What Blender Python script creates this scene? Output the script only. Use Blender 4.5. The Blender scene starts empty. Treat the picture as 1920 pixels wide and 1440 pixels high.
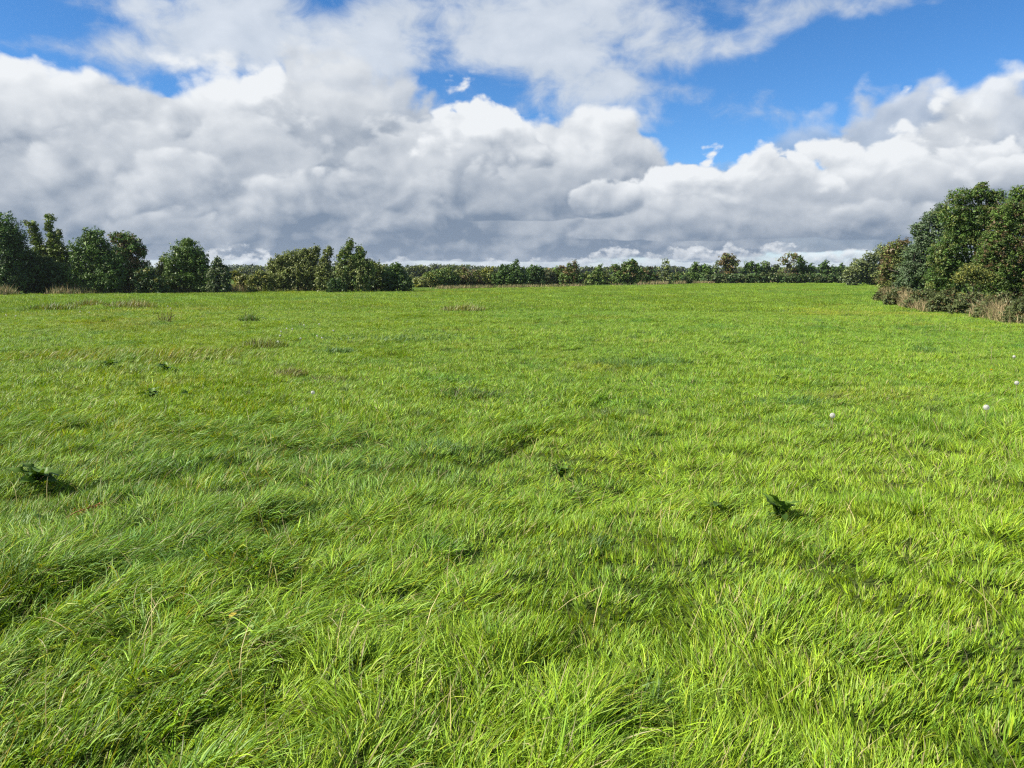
import bpy, math, random
import numpy as np
from mathutils import Vector

# ---------------------------------------------------------------- camera, sky, sun, exposure
scene = bpy.context.scene
C = scene.collection
R = math.radians
CAM_Z = 1.6
F = 1443.0                                  # focal length in pixels of a 1920 px wide frame
HORIZON = 510.0                             # pixel row of the true horizon
PITCH = math.atan((720 - HORIZON) / F)
cam_data = bpy.data.cameras.new('camera')
cam_data.sensor_width = 36.0
cam_data.lens = 36.0 * F / 1920.0
cam_data.clip_start = 0.05
cam_data.clip_end = 20000
cam = bpy.data.objects.new('camera', cam_data)
C.objects.link(cam)
cam.location = (0, 0, CAM_Z)
cam.rotation_euler = (math.pi / 2 - PITCH, 0, 0)
scene.camera = cam

SUN_AZ, SUN_EL = R(-103), R(40)              # clockwise from the view direction (+Y), above the horizon
SUN = Vector((math.sin(SUN_AZ) * math.cos(SUN_EL), math.cos(SUN_AZ) * math.cos(SUN_EL), math.sin(SUN_EL)))
sun_data = bpy.data.lights.new('sun', 'SUN')
sun_data.energy = 5.0
sun_data.angle = R(0.53)
sun_data.color = (1.0, 0.94, 0.82)
sun = bpy.data.objects.new('sun', sun_data)
C.objects.link(sun)
sun.rotation_euler = (-SUN).to_track_quat('-Z', 'Y').to_euler()

scene.view_settings.view_transform = 'Standard'
scene.view_settings.look = 'None'
scene.view_settings.exposure = 1.06
scene.view_settings.gamma = 1.0
scene.view_settings.use_curve_mapping = False
scene.render.engine = 'CYCLES'
scene.cycles.max_bounces = 8
scene.cycles.diffuse_bounces = 3
scene.cycles.glossy_bounces = 2
scene.cycles.transmission_bounces = 4
scene.cycles.transparent_max_bounces = 4
scene.cycles.caustics_reflective = False
scene.cycles.caustics_refractive = False
scene.cycles.use_denoising = False             # the fine grain of the grass would be smoothed away
scene.cycles.filter_width = 1.25


class Nodes:
    """small helper that writes node trees: every method returns an output socket"""
    def __init__(self, tree):
        self.t = tree; self.t.nodes.clear()
    def new(self, kind, **props):
        n = self.t.nodes.new(kind)
        for k, v in props.items(): setattr(n, k, v)
        return n
    def put(self, sock, v):
        if isinstance(v, bpy.types.NodeSocket): self.t.links.new(v, sock)
        elif v is not None: sock.default_value = v
    def m(self, op, a, b=None, c=None, clamp=False):
        n = self.new('ShaderNodeMath', operation=op, use_clamp=clamp)
        for s, v in zip(n.inputs, (a, b, c)): self.put(s, v)
        return n.outputs[0]
    def add(self, a, b): return self.m('ADD', a, b)
    def sub(self, a, b): return self.m('SUBTRACT', a, b)
    def mul(self, a, b): return self.m('MULTIPLY', a, b)
    def div(self, a, b): return self.m('DIVIDE', a, b)
    def mad(self, a, b, c): return self.m('MULTIPLY_ADD', a, b, c)
    def clamp(self, a): return self.m('ADD', a, 0.0, clamp=True)
    def smooth(self, x, lo, hi, a=0.0, b=1.0):
        n = self.new('ShaderNodeMapRange', interpolation_type='SMOOTHSTEP')
        for s, v in zip(n.inputs, (x, lo, hi, a, b)): self.put(s, v)
        return n.outputs[0]
    def lin(self, x, lo, hi, a=0.0, b=1.0):
        n = self.new('ShaderNodeMapRange')
        for s, v in zip(n.inputs, (x, lo, hi, a, b)): self.put(s, v)
        return n.outputs[0]
    def vec(self, x, y, z):
        n = self.new('ShaderNodeCombineXYZ')
        for s, v in zip(n.inputs, (x, y, z)): self.put(s, v)
        return n.outputs[0]
    def vm(self, op, a, b=None, scale=None):
        n = self.new('ShaderNodeVectorMath', operation=op)
        self.put(n.inputs[0], a)
        if b is not None: self.put(n.inputs[1], b)
        if scale is not None: self.put(n.inputs['Scale'], scale)
        return n.outputs[0]
    def noise(self, v, scale, detail=2.0, rough=0.5, lac=2.0, typ='FBM', dim='3D', color=False, distort=0.0):
        n = self.new('ShaderNodeTexNoise', noise_dimensions=dim)
        n.noise_type = typ
        if typ == 'FBM': n.normalize = True
        self.put(n.inputs['Vector'], v)
        for k, x in (('Scale', scale), ('Detail', detail), ('Roughness', rough), ('Lacunarity', lac), ('Distortion', distort)):
            if k in n.inputs: self.put(n.inputs[k], x)
        return n.outputs['Color' if color else 0]
    def mix(self, f, a, b, typ='RGBA', blend='MIX'):
        n = self.new('ShaderNodeMix', data_type=typ)
        if typ == 'RGBA': n.blend_type = blend
        ins = [s for s in n.inputs if s.enabled]
        outs = [s for s in n.outputs if s.enabled]
        for s, v in zip(ins, (f, a, b)): self.put(s, v)
        return outs[0]


def px_dir(x, y):
    """azimuth and elevation (radians) of a direction given as a pixel of the 1920x1440 frame"""
    v = Vector(((x - 960) / F, 1.0, (720 - y) / F)).normalized()
    c, s = math.cos(PITCH), math.sin(PITCH)
    d = Vector((v.x, v.y * c + v.z * s, -v.y * s + v.z * c))
    return math.atan2(d.x, d.y), math.asin(d.z)

# ---------------------------------------------------------------- world: Nishita sky with cumulus clouds
world = bpy.data.worlds.new('World')
scene.world = world
world.use_nodes = True
SKY_STRENGTH = 0.075
CLOUD_STRENGTH = 0.465

# the clouds that stand in this part of the sky, far ones first: (centre x, top y, base y, half width, noise set, brightness,
# edge softness, roughness, opacity), as directions in pixels of the 1920x1440 frame
CLOUDS = [
    # haze bank along the horizon
    (960, 425, 545, 5200, 1, .86, 1.0, .3, .82),
    # the long bank on the left, from its far base upwards
    (640, 240, 474, 900, 1, .36, .30, .7, 1.0),
    (1440, 330, 430, 520, 2, .52, .35, .8, .95),
    (1700, 300, 455, 330, 0, .42, .35, .8, .95),
    (300, 90, 330, 430, 0, 1.0, .35, 1.0, 1.0),
    (60, 95, 300, 230, 2, .98, .35, 1.0, 1.0),
    (560, 110, 330, 260, 1, .98, .30, 1.1, 1.0),
    (640, 70, 300, 200, 2, .80, .5, 1.0, .95),
    (1080, 185, 360, 190, 0, .88, .3, 1.0, 1.0),
    (880, 158, 330, 140, 1, 1.08, .2, 1.15, 1.0),
    (780, 225, 380, 190, 2, .72, .35, 1.0, 1.0),
    (180, 150, 350, 330, 1, .70, .35, .9, 1.0),
    (430, 190, 380, 250, 2, .74, .3, 1.0, 1.0),
    (1010, 265, 420, 180, 2, .74, .3, 1.0, 1.0),
    (900, 300, 405, 200, 0, .50, .3, 1.0, 1.0),
    (330, 270, 350, 110, 0, .80, .3, 1.0, .9),
    (130, 270, 440, 300, 0, .62, .35, .9, 1.0),
    (560, 310, 425, 300, 1, .56, .35, .9, 1.0),
    (300, 385, 445, 120, 2, .70, .4, .9, .8),
    # cumulus on the right
    (1500, 185, 275, 90, 2, .98, .8, 1.3, .55),
    (1690, 135, 300, 120, 2, .80, .55, 1.0, .85),
    (1850, 150, 330, 170, 0, .86, .40, 1.1, .95),
    (1700, 190, 420, 190, 1, 1.02, .22, 1.1, 1.0),
    (1590, 240, 420, 150, 0, 1.04, .2, 1.1, 1.0),
    (1360, 255, 430, 130, 2, 1.04, .2, 1.1, 1.0),
    (1255, 310, 420, 140, 1, .98, .22, 1.1, 1.0),
    (1470, 275, 415, 120, 1, 1.02, .2, 1.1, 1.0),
    (1140, 335, 385, 75, 0, 1.02, .22, 1.1, .95),
    (1560, 330, 425, 330, 2, .60, .35, .9, .95),
    (1330, 365, 440, 260, 0, .60, .35, .9, .95),
    (1700, 370, 440, 190, 1, .55, .4, .9, .9),
    (1905, 285, 345, 60, 2, 1.0, .25, 1.0, .9),
    # small bright clouds low on the horizon
    (430, 464, 500, 75, 3, 0.95, .8, 2.2, 0.64), (90, 458, 505, 100, 3, 0.85, .8, 2.2, 0.52), (500, 480, 503, 60, 3, 0.90, .8, 2.2, 0.52),
    (1145, 458, 490, 48, 3, 1.00, .8, 2.2, 0.68), (940, 484, 502, 70, 3, 0.90, .8, 2.2, 0.52), (850, 487, 500, 60, 3, 0.90, .8, 2.2, 0.45),
    (1290, 458, 484, 80, 3, 1.00, .8, 2.2, 0.64), (1400, 455, 482, 90, 3, 1.00, .8, 2.2, 0.60), (1500, 463, 490, 90, 3, 0.95, .8, 2.2, 0.56), (1640, 464, 490, 80, 3, 0.95, .8, 2.2, 0.60),
    (700, 481, 499, 90, 3, 0.85, .8, 2.2, 0.52), (1060, 480, 497, 70, 3, 0.85, .8, 2.2, 0.45), (1220, 482, 497, 60, 3, 0.90, .8, 2.2, 0.45),
]
# thin broken veils higher up: (x, y, half width, half height, amount); minus = open blue
VEILS = [(470, 15, 190, 90, .34), (290, 70, 130, 45, .22), (120, 90, 120, 25, .16), (1450, 60, 90, 30, .16), (720, 80, 200, 80, .26), (1050, 70, 330, 110, .26), (1150, 150, 200, 50, .16), (1320, 20, 120, 50, .20),
         (1620, 8, 190, 30, .30), (1340, 95, 110, 28, .30), (1180, 165, 120, 22, .12), (160, 5, 80, 15, .15), (1180, 225, 110, 30, .14), (1330, 265, 130, 50, -.22),
         (110, 35, 120, 40, -.30), (620, 15, 60, 40, -.25), (880, 150, 120, 22, -.20), (1600, 110, 300, 60, -.34), (1850, 90, 160, 90, -.35)]


def build_world():
    N = Nodes(world.node_tree)
    D = N.new('ShaderNodeTexCoord').outputs['Generated']
    sep = N.new('ShaderNodeSeparateXYZ'); N.put(sep.inputs[0], D)
    x, y, z = sep.outputs
    sky = N.new('ShaderNodeTexSky', sky_type='NISHITA')
    sky.sun_disc = False
    sky.sun_elevation = SUN_EL
    sky.sun_rotation = SUN_AZ
    sky.altitude = 0; sky.air_density = 0.75; sky.dust_density = 0.0; sky.ozone_density = 6.0
    hs = N.new('ShaderNodeHueSaturation'); hs.inputs['Saturation'].default_value = 1.17
    N.put(hs.inputs['Color'], sky.outputs[0])
    K = CLOUD_STRENGTH / SKY_STRENGTH

    def lum(r, g, b): return (r * K, g * K, b * K, 1)
    az = N.m('ARCTAN2', x, y)
    el = N.m('ARCSINE', N.m('MAXIMUM', z, 0.0))
    V = N.vec(az, el, 1.0)
    # plan of the cloud field: azimuth round a circle, elevation inwards, compressed towards the horizon
    rho = N.mad(N.m('EXPONENT', N.mul(el, -18.0)), 0.07, N.mad(el, -1.7, 1.6))
    hl = N.m('MAXIMUM', N.m('SQRT', N.mad(x, x, N.mul(y, y))), 1e-4)
    Q = N.vm('SCALE', N.vec(x, y, 0.0), scale=N.div(rho, hl))
    warp = N.vm('SUBTRACT', N.noise(Q, 9.0, 2.0, .5, dim='2D', color=True), (.5, .5, .5))
    sets = []
    # towards the sun on this plan: up (inwards, -y) and left (-x)
    for k, (off, sc) in enumerate((((3.1, 7.7, 0), 6.0), ((11.3, 2.9, 0), 7.4))):
        q = N.vm('ADD', N.vm('SCALE', warp, scale=.03), N.vm('ADD', Q, off))
        n = N.noise(q, sc, 6.5, .47, 2.2, dim='2D')
        lo = N.noise(q, sc, 2.6, .47, 2.2, dim='2D')
        s = N.noise(N.vm('ADD', q, (-.012, -.020, 0)), sc, 2.6, .47, 2.2, dim='2D')
        vo = N.new('ShaderNodeTexVoronoi', voronoi_dimensions='2D', feature='SMOOTH_F1')
        N.put(vo.inputs['Vector'], q); vo.inputs['Scale'].default_value = sc * 3.0
        vo.inputs['Detail'].default_value = 1.0; vo.inputs['Roughness'].default_value = .5; vo.inputs['Smoothness'].default_value = .3
        puff = N.sub(.45, vo.outputs['Distance'])
        d = N.mad(puff, .15, N.sub(n, .5))                 # about -.3 .. .3
        e = N.mad(N.sub(n, lo), 1.7, N.mad(N.sub(lo, s), 1.55, N.mul(puff, .16)))      # >0 where it faces the sun
        sets.append((d, e))
    d0, e0 = sets[0]; d1, e1 = sets[1]
    sets.append((N.sub(d0, d1), N.mad(e0, .6, N.mul(e1, .4))))

    # finer grain for the small far clouds
    nf = N.noise(N.vm('ADD', Q, (1.7, 4.4, 0)), 22.0, 4.0, .55, 2.1, dim='2D')
    sf = N.noise(N.vm('ADD', Q, (1.694, 4.390, 0)), 22.0, 2.0, .5, 2.1, dim='2D')
    sets.append((N.sub(nf, .5), N.mul(N.sub(nf, sf), 1.6)))

    col = hs.outputs[0]
    DARK, LIGHT = lum(0.205, 0.272, 0.375), lum(0.90, 0.93, 0.96)

    def bumps(spots, gain):
        tot = None
        for (cx, cy, hw, hh, a) in spots:
            a0, e_0 = px_dir(cx, cy)
            n = N.new('ShaderNodeVectorMath', operation='MULTIPLY_ADD')
            N.put(n.inputs[0], V); n.inputs[1].default_value = (F / hw, F / hh, 0); n.inputs[2].default_value = (-a0 * F / hw, -e_0 * F / hh, 0)
            dt = N.new('ShaderNodeVectorMath', operation='DOT_PRODUCT'); N.put(dt.inputs[0], n.outputs[0]); N.put(dt.inputs[1], n.outputs[0])
            g = N.m('POWER', 2.71828 ** -gain, dt.outputs['Value'])
            tot = N.mul(g, a) if tot is None else N.mad(g, a, tot)
        return tot
    # high veil
    vc = bumps(VEILS, 1.0)
    vn = N.noise(N.vm('ADD', Q, N.vm('SCALE', warp, scale=.06)), 6.0, 6.0, .58, 2.1, dim='2D')
    v = N.add(N.mad(d1, .45, N.sub(vn, .5)), vc)
    va = N.smooth(v, -.03, .36, 0.0, .90)
    vl = N.add(N.mul(v, .8), N.mad(e1, .5, .45))
    col = N.mix(va, col, N.mix(vl, lum(.42, .50, .61), lum(.80, .85, .91)))
    # broken cumulus all round the sky; in front the clouds are placed one by one
    front = N.m('EXPONENT', N.mul(N.mad(N.mul(az, az), 1.0 / .80 ** 2, N.mul(N.mul(el, el), 1.0 / .40 ** 2)), -1.0))
    gd = N.mad(front, -.6, N.add(d0, .04))
    col = N.mix(N.smooth(gd, 0.0, .10), col, N.mix(N.add(N.mul(e0, 1.2), N.mad(gd, -1.6, .80)), DARK, LIGHT))

    for (cx, yt, yb, hw, k, br, soft, rough, opac) in CLOUDS:
        d, e = sets[k]
        a0, eb = px_dir(cx, yb); et = px_dir(cx, yt)[1]
        w = hw / F; h = et - eb; drop = min(17, 7 + .06 * (yb - yt)) if yb > 400 else 12 + .06 * (yb - yt) + 26 * max(0, br - .5)
        n = N.new('ShaderNodeVectorMath', operation='MULTIPLY_ADD')
        N.put(n.inputs[0], V); n.inputs[1].default_value = (1 / w, 1 / h, 1.0); n.inputs[2].default_value = (-a0 / w, -eb / h, 0)
        uv = n.outputs[0]
        q = N.vm('MAXIMUM', uv, N.vm('MULTIPLY', uv, (-1.0, -h * F / drop, 0.0)))
        # dome over a flat base: r2 < 1 inside (the constant third component adds 1)
        dt = N.new('ShaderNodeVectorMath', operation='DOT_PRODUCT'); N.put(dt.inputs[0], q); N.put(dt.inputs[1], q)
        dens = N.mad(d, -2.0 * rough, dt.outputs['Value'])
        a = N.smooth(dens, 2.0 - soft, 2.0, opac, 0.0)
        # sunlit crown, shaded base; lumps turned to the sun are brighter
        dl = N.new('ShaderNodeVectorMath', operation='DOT_PRODUCT'); N.put(dl.inputs[0], uv)
        dl.inputs[1].default_value = (-.07, .84 * br, .44 * br - .07)
        li = N.mad(e, .80 + .45 * br * br, dl.outputs['Value'])
        col = N.mix(a, col, N.mix(li, DARK, LIGHT))

    bg = N.new('ShaderNodeBackground'); N.put(bg.inputs[0], col); bg.inputs[1].default_value = SKY_STRENGTH
    out = N.new('ShaderNodeOutputWorld'); N.put(out.inputs[0], bg.outputs[0])


build_world()
world.cycles.sampling_method = 'NONE'

# ---------------------------------------------------------------- helpers
rng = np.random.default_rng(20240905)
random.seed(7)


def _hash(ix, iy, seed):
    h = (ix.astype(np.int64) * 374761393 + iy.astype(np.int64) * 668265263 + seed * 974634577) & 0xFFFFFFFF
    h = ((h ^ (h >> 13)) * 1274126177) & 0xFFFFFFFF
    return ((h ^ (h >> 16)) & 0xFFFFFF) / float(0xFFFFFF)


def vnoise(x, y, scale, seed=0, octaves=1):
    """smooth value noise, -1..1"""
    x = np.asarray(x, float); y = np.asarray(y, float)
    tot = np.zeros(np.broadcast(x, y).shape); amp, norm = 1.0, 0.0
    for o in range(octaves):
        fx, fy = x / scale * 2 ** o + 101.7, y / scale * 2 ** o + 57.3
        ix, iy = np.floor(fx), np.floor(fy)
        u, v = fx - ix, fy - iy
        u = u * u * (3 - 2 * u); v = v * v * (3 - 2 * v)
        s = seed + 17 * o
        n = (_hash(ix, iy, s) * (1 - u) + _hash(ix + 1, iy, s) * u) * (1 - v) + (_hash(ix, iy + 1, s) * (1 - u) + _hash(ix + 1, iy + 1, s) * u) * v
        tot += amp * (n * 2 - 1); norm += amp; amp *= .5
    return tot / norm


def gz(x, y):
    """height of the ground"""
    x = np.asarray(x, float); y = np.asarray(y, float)
    near = np.exp(-(x * x + y * y) / 45.0 ** 2)
    h = near * (.055 * vnoise(x, y, 1.0, 3, 2) + .05 * vnoise(x, y, 4.0, 5)) + .10 * vnoise(x, y, 26.0, 9) * np.clip(np.hypot(x, y) / 30 - .2, 0, 1) * np.clip(1.6 - np.hypot(x, y) / 120, 0, 1)
    # shallow furrows left by wheels, running away to the right
    for (ax, ay, bx, by, dep) in ((-3.4, 5.0, 1.3, 9.2, .11), (-2.2, 3.1, .3, 7.4, .10), (-1.1, 2.4, 1.1, 6.2, .08), (-4.6, 7.0, .2, 11.0, .09)):
        ux, uy = bx - ax, by - ay; L = math.hypot(ux, uy); ux, uy = ux / L, uy / L
        t = (x - ax) * ux + (y - ay) * uy
        d = (x - ax) * uy - (y - ay) * ux + .25 * vnoise(t, 0 * t, 1.1, 61)
        h = h - 1.15 * dep * np.exp(-(d / .14) ** 2) * np.clip((t + .6) / .6, 0, 1) * np.clip((L + .6 - t) / .6, 0, 1) * np.clip(.55 + .9 * vnoise(x, y, .8, 63), 0, 1)
    far = np.clip((np.hypot(x, y) - 260) / 900.0, 0, 1)
    return h + far * far * (3 - 2 * far) * (6.0 + 7.0 * vnoise(x, y, 420.0, 21))


def ground_at(px, py):
    """ground point seen at a pixel of the 1920x1440 frame, on level ground"""
    v = Vector(((px - 960) / F, 1.0, (720 - py) / F))
    c, s = math.cos(PITCH), math.sin(PITCH)
    d = Vector((v.x, v.y * c + v.z * s, -v.y * s + v.z * c))
    t = -CAM_Z / d.z
    X, Y = d.x * t, d.y * t
    return X, Y, float(gz(X, Y))


def frame_point(px, py, Y):
    """point seen at a pixel, at distance Y in front of the camera"""
    v = Vector(((px - 960) / F, 1.0, (720 - py) / F))
    c, s = math.cos(PITCH), math.sin(PITCH)
    d = Vector((v.x, v.y * c + v.z * s, -v.y * s + v.z * c))
    k = Y / d.y
    return Vector((d.x * k, Y, CAM_Z + d.z * k))


def tag(o, label=None, cat=None, group=None, kind=None):
    for k, v in (('label', label), ('category', cat), ('group', group), ('kind', kind)):
        if v: o[k] = v
    return o


def empty(name, loc, label, cat, group=None, rz=0.0):
    o = bpy.data.objects.new(name, None)
    C.objects.link(o)
    o.location = loc; o.rotation_euler = (0, 0, rz); o.empty_display_size = .2
    return tag(o, label, cat, group)


def mesh_obj(name, verts, quads=None, tris=None, mat=None, parent=None, tint=None, smooth=True, link=True, me=None):
    """one mesh object from numpy arrays; tint is a colour for each vertex"""
    if me is None:
        me = bpy.data.meshes.new(name)
        verts = np.asarray(verts, np.float32).reshape(-1, 3)
        nq = 0 if quads is None else len(quads); nt = 0 if tris is None else len(tris)
        loops = np.concatenate([np.asarray(a, np.int32).ravel() for a in (quads, tris) if a is not None and len(a)])
        me.vertices.add(len(verts)); me.vertices.foreach_set('co', verts.ravel())
        me.loops.add(len(loops)); me.loops.foreach_set('vertex_index', loops)
        me.polygons.add(nq + nt)
        st = np.concatenate([np.arange(nq) * 4, nq * 4 + np.arange(nt) * 3]).astype(np.int32)
        me.polygons.foreach_set('loop_start', st)
        if smooth: me.polygons.foreach_set('use_smooth', np.ones(nq + nt, bool))
        if tint is not None:
            a = me.attributes.new('tint', 'FLOAT_COLOR', 'POINT')
            t = np.ones((len(verts), 4), np.float32); t[:, :3] = tint
            a.data.foreach_set('color', t.ravel())
        me.update(calc_edges=True)
        if mat: me.materials.append(mat)
    o = bpy.data.objects.new(name, me)
    if link: C.objects.link(o)
    if parent: o.parent = parent
    return o


class Parts:
    """collects verts/tris/quads of several shapes into one mesh"""
    def __init__(self): self.v, self.q, self.t, self.c, self.n = [], [], [], [], 0
    def add(self, v, q=None, t=None, c=None):
        v = np.asarray(v, float).reshape(-1, 3)
        if q is not None and len(q): self.q.append(np.asarray(q) + self.n)
        if t is not None and len(t): self.t.append(np.asarray(t) + self.n)
        if c is not None: self.c.append(np.broadcast_to(np.asarray(c, float), (len(v), 3)))
        self.v.append(v); self.n += len(v)
    def tube(self, pts, radii, sides=7, c=None, cap=True):
        pts = np.asarray(pts, float); radii = np.broadcast_to(np.asarray(radii, float), (len(pts),))
        tan = np.gradient(pts, axis=0); tan /= np.linalg.norm(tan, axis=1)[:, None] + 1e-9
        ref = np.where(np.abs(tan[:, 2:3]) > .9, np.array([[1.0, 0, 0]]), np.array([[0, 0, 1.0]]))
        a = np.cross(tan, ref); a /= np.linalg.norm(a, axis=1)[:, None] + 1e-9
        b = np.cross(tan, a)
        ang = np.arange(sides) / sides * 2 * math.pi
        v = pts[:, None] + radii[:, None, None] * (a[:, None] * np.cos(ang)[None, :, None] + b[:, None] * np.sin(ang)[None, :, None])
        n = len(pts); q = []
        for i in range(n - 1):
            for j in range(sides):
                k = (j + 1) % sides
                q.append((i * sides + j, i * sides + k, (i + 1) * sides + k, (i + 1) * sides + j))
        v = v.reshape(-1, 3); t = []
        if cap:
            v = np.vstack([v, pts[-1]]); m = n * sides
            t = [((n - 1) * sides + j, (n - 1) * sides + (j + 1) % sides, m) for j in range(sides)]
        self.add(v, q, t, c)
    def build(self, name, mat, parent=None, smooth=True):
        return mesh_obj(name, np.vstack(self.v), np.vstack(self.q) if self.q else None, np.vstack(self.t) if self.t else None, mat, parent,
                        np.vstack(self.c) if self.c else None, smooth)


# ---------------------------------------------------------------- materials
def material(name):
    m = bpy.data.materials.new(name); m.use_nodes = True
    return m, Nodes(m.node_tree)


def leaf_material(name, rough=.5, spec=.35, trans=.30, trans_tint=(1.0, 1.05, .45), patches=None, sheen_var=.0):
    """leaves and blades: colour from each leaf's own tint, a waxy gloss, and light that passes through"""
    m, N = material(name)
    at = N.new('ShaderNodeAttribute'); at.attribute_name = 'tint'
    col = at.outputs['Color']
    if patches:
        pos = N.new('ShaderNodeNewGeometry').outputs['Position']
        for scale, detail, lo, hi, c in patches:
            n = N.noise(pos, scale, detail, .55)
            col = N.mix(N.smooth(n, lo, hi), col, N.mix(1.0, col, c + (1,), blend='MULTIPLY'))
    p = N.new('ShaderNodeBsdfPrincipled')
    N.put(p.inputs['Base Color'], col)
    p.inputs['Roughness'].default_value = rough
    p.inputs['Specular IOR Level'].default_value = spec
    tr = N.new('ShaderNodeBsdfTranslucent')
    N.put(tr.inputs[0], N.mix(1.0, col, trans_tint + (1,), blend='MULTIPLY'))
    mx = N.new('ShaderNodeMixShader'); mx.inputs[0].default_value = trans
    N.put(mx.inputs[1], p.outputs[0]); N.put(mx.inputs[2], tr.outputs[0])
    o = N.new('ShaderNodeOutputMaterial'); N.put(o.inputs[0], mx.outputs[0])
    return m


MAT_GRASS = leaf_material('grass blades', .50, .28, .32, (1.25, 1.05, .28),
                          patches=[(.055, 3.0, .47, .62, (.84, .94, 1.0)), (.22, 3.0, .50, .66, (1.08, 1.03, .9)), (.6, 3.0, .55, .70, (.72, .86, .95)), (.33, 4.0, .58, .72, (1.14, .95, 1.25)), (.11, 4.0, .53, .66, (1.16, .95, 1.05)), (1.6, 3.0, .58, .72, (.78, .88, 1.0))])
MAT_LEAF = leaf_material('tree leaves', .50, .28, .22)
MAT_DRY = leaf_material('dry grass', .7, .2, .25, (1, .95, .8))
MAT_WEED = leaf_material('broad weed leaves', .5, .25, .25, (1.1, 1.1, .4))


def build_soil():
    m, N = material('turf soil and thatch')
    pos = N.new('ShaderNodeNewGeometry').outputs['Position']
    n1 = N.noise(pos, 1.3, 6, .6); n2 = N.noise(pos, 14.0, 5, .65); n3 = N.noise(pos, .05, 4, .55)
    c = N.mix(N.smooth(n2, .35, .68), (.030, .045, .009, 1), (.080, .125, .020, 1))
    c = N.mix(N.smooth(n1, .45, .72), c, (.060, .078, .018, 1))
    # far from the path the sward closes over the soil
    ln = N.new('ShaderNodeVectorMath', operation='LENGTH'); N.put(ln.inputs[0], pos)
    grass = N.mix(N.smooth(n3, .38, .64), (.070, .118, .018, 1), (.10, .148, .020, 1))  # kept dark: the blades' self-shadowing is put into this colour
    grass = N.mix(N.smooth(n2, .40, .66), N.mix(1.0, grass, (.62, .7, .7, 1), blend='MULTIPLY'), grass)
    c = N.mix(N.smooth(ln.outputs['Value'], 14.0, 60.0), c, grass)
    p = N.new('ShaderNodeBsdfPrincipled'); N.put(p.inputs['Base Color'], c)
    p.inputs['Roughness'].default_value = .95; p.inputs['Specular IOR Level'].default_value = .1
    b = N.new('ShaderNodeBump'); b.inputs['Strength'].default_value = .8; b.inputs['Distance'].default_value = .04
    N.put(b.inputs['Height'], n2); N.put(p.inputs['Normal'], b.outputs[0])
    o = N.new('ShaderNodeOutputMaterial'); N.put(o.inputs[0], p.outputs[0])
    return m


def build_bark():
    m, N = material('bark')
    pos = N.new('ShaderNodeTexCoord').outputs['Object']
    n = N.noise(N.vm('MULTIPLY', pos, (9, 9, 2.2)), 1.0, 5, .6)
    c = N.mix(N.smooth(n, .35, .65), (.045, .034, .024, 1), (.15, .125, .095, 1))
    p = N.new('ShaderNodeBsdfPrincipled'); N.put(p.inputs['Base Color'], c); p.inputs['Roughness'].default_value = .9
    b = N.new('ShaderNodeBump'); b.inputs['Strength'].default_value = .7; b.inputs['Distance'].default_value = .03
    N.put(b.inputs['Height'], n); N.put(p.inputs['Normal'], b.outputs[0])
    o = N.new('ShaderNodeOutputMaterial'); N.put(o.inputs[0], p.outputs[0])
    return m


MAT_SOIL, MAT_BARK = build_soil(), build_bark()

# ---------------------------------------------------------------- the ground, one sheet out to the horizon
def build_ground():
    rad = np.concatenate([[0.0], np.arange(.4, 14, .16), np.geomspace(14, 4000, 110)])
    na = 280
    ang = np.arange(na) / na * 2 * math.pi
    x = (rad[1:, None] * np.cos(ang)).ravel(); y = (rad[1:, None] * np.sin(ang)).ravel()
    v = np.vstack([[0, 0, float(gz(0, 0))], np.stack([x, y, gz(x, y)], 1)])
    i = np.arange(len(rad) - 2)[:, None]; j = np.arange(na)[None]
    a = 1 + i * na + j; b = 1 + i * na + (j + 1) % na
    q = np.stack([a, a + na, b + na, b], -1).reshape(-1, 4)
    t = np.stack([np.zeros(na, int), 1 + np.arange(na), 1 + (np.arange(na) + 1) % na], 1)
    o = mesh_obj('ground', v, q, t, MAT_SOIL)
    tag(o, 'level pasture ground under the grass', 'ground', kind='structure')


build_ground()

# ---------------------------------------------------------------- grass
G_BRIGHT, G_MID, G_COOL, G_STRAW, G_YEL = (np.array(c) for c in ((.268, .398, .022), (.168, .300, .023), (.104, .210, .036), (.42, .38, .17), (.33, .40, .03)))


def grass_tint(n, warm):
    """colours of n blades; warm -1..1 leans to yellow green or to bluish green"""
    r = rng.random(n); w = np.clip(.5 + .5 * warm + rng.normal(0, .28, n), 0, 1)[:, None]
    c = np.where(w < .5, G_COOL + (G_MID - G_COOL) * w * 2, G_MID + (G_BRIGHT - G_MID) * (w * 2 - 1))
    c = c * np.exp(rng.normal(0, .24, (n, 1)))
    y = (r < .07)[:, None]; s = (r > .955)[:, None]; k = ((r > .90) & (r < .94))[:, None]
    c = np.where(k, np.array([.17, .19, .05]), c)
    c = np.where(y, G_YEL, c); c = np.where(s, G_STRAW * rng.uniform(.6, 1, (n, 1)), c)
    return c


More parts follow.
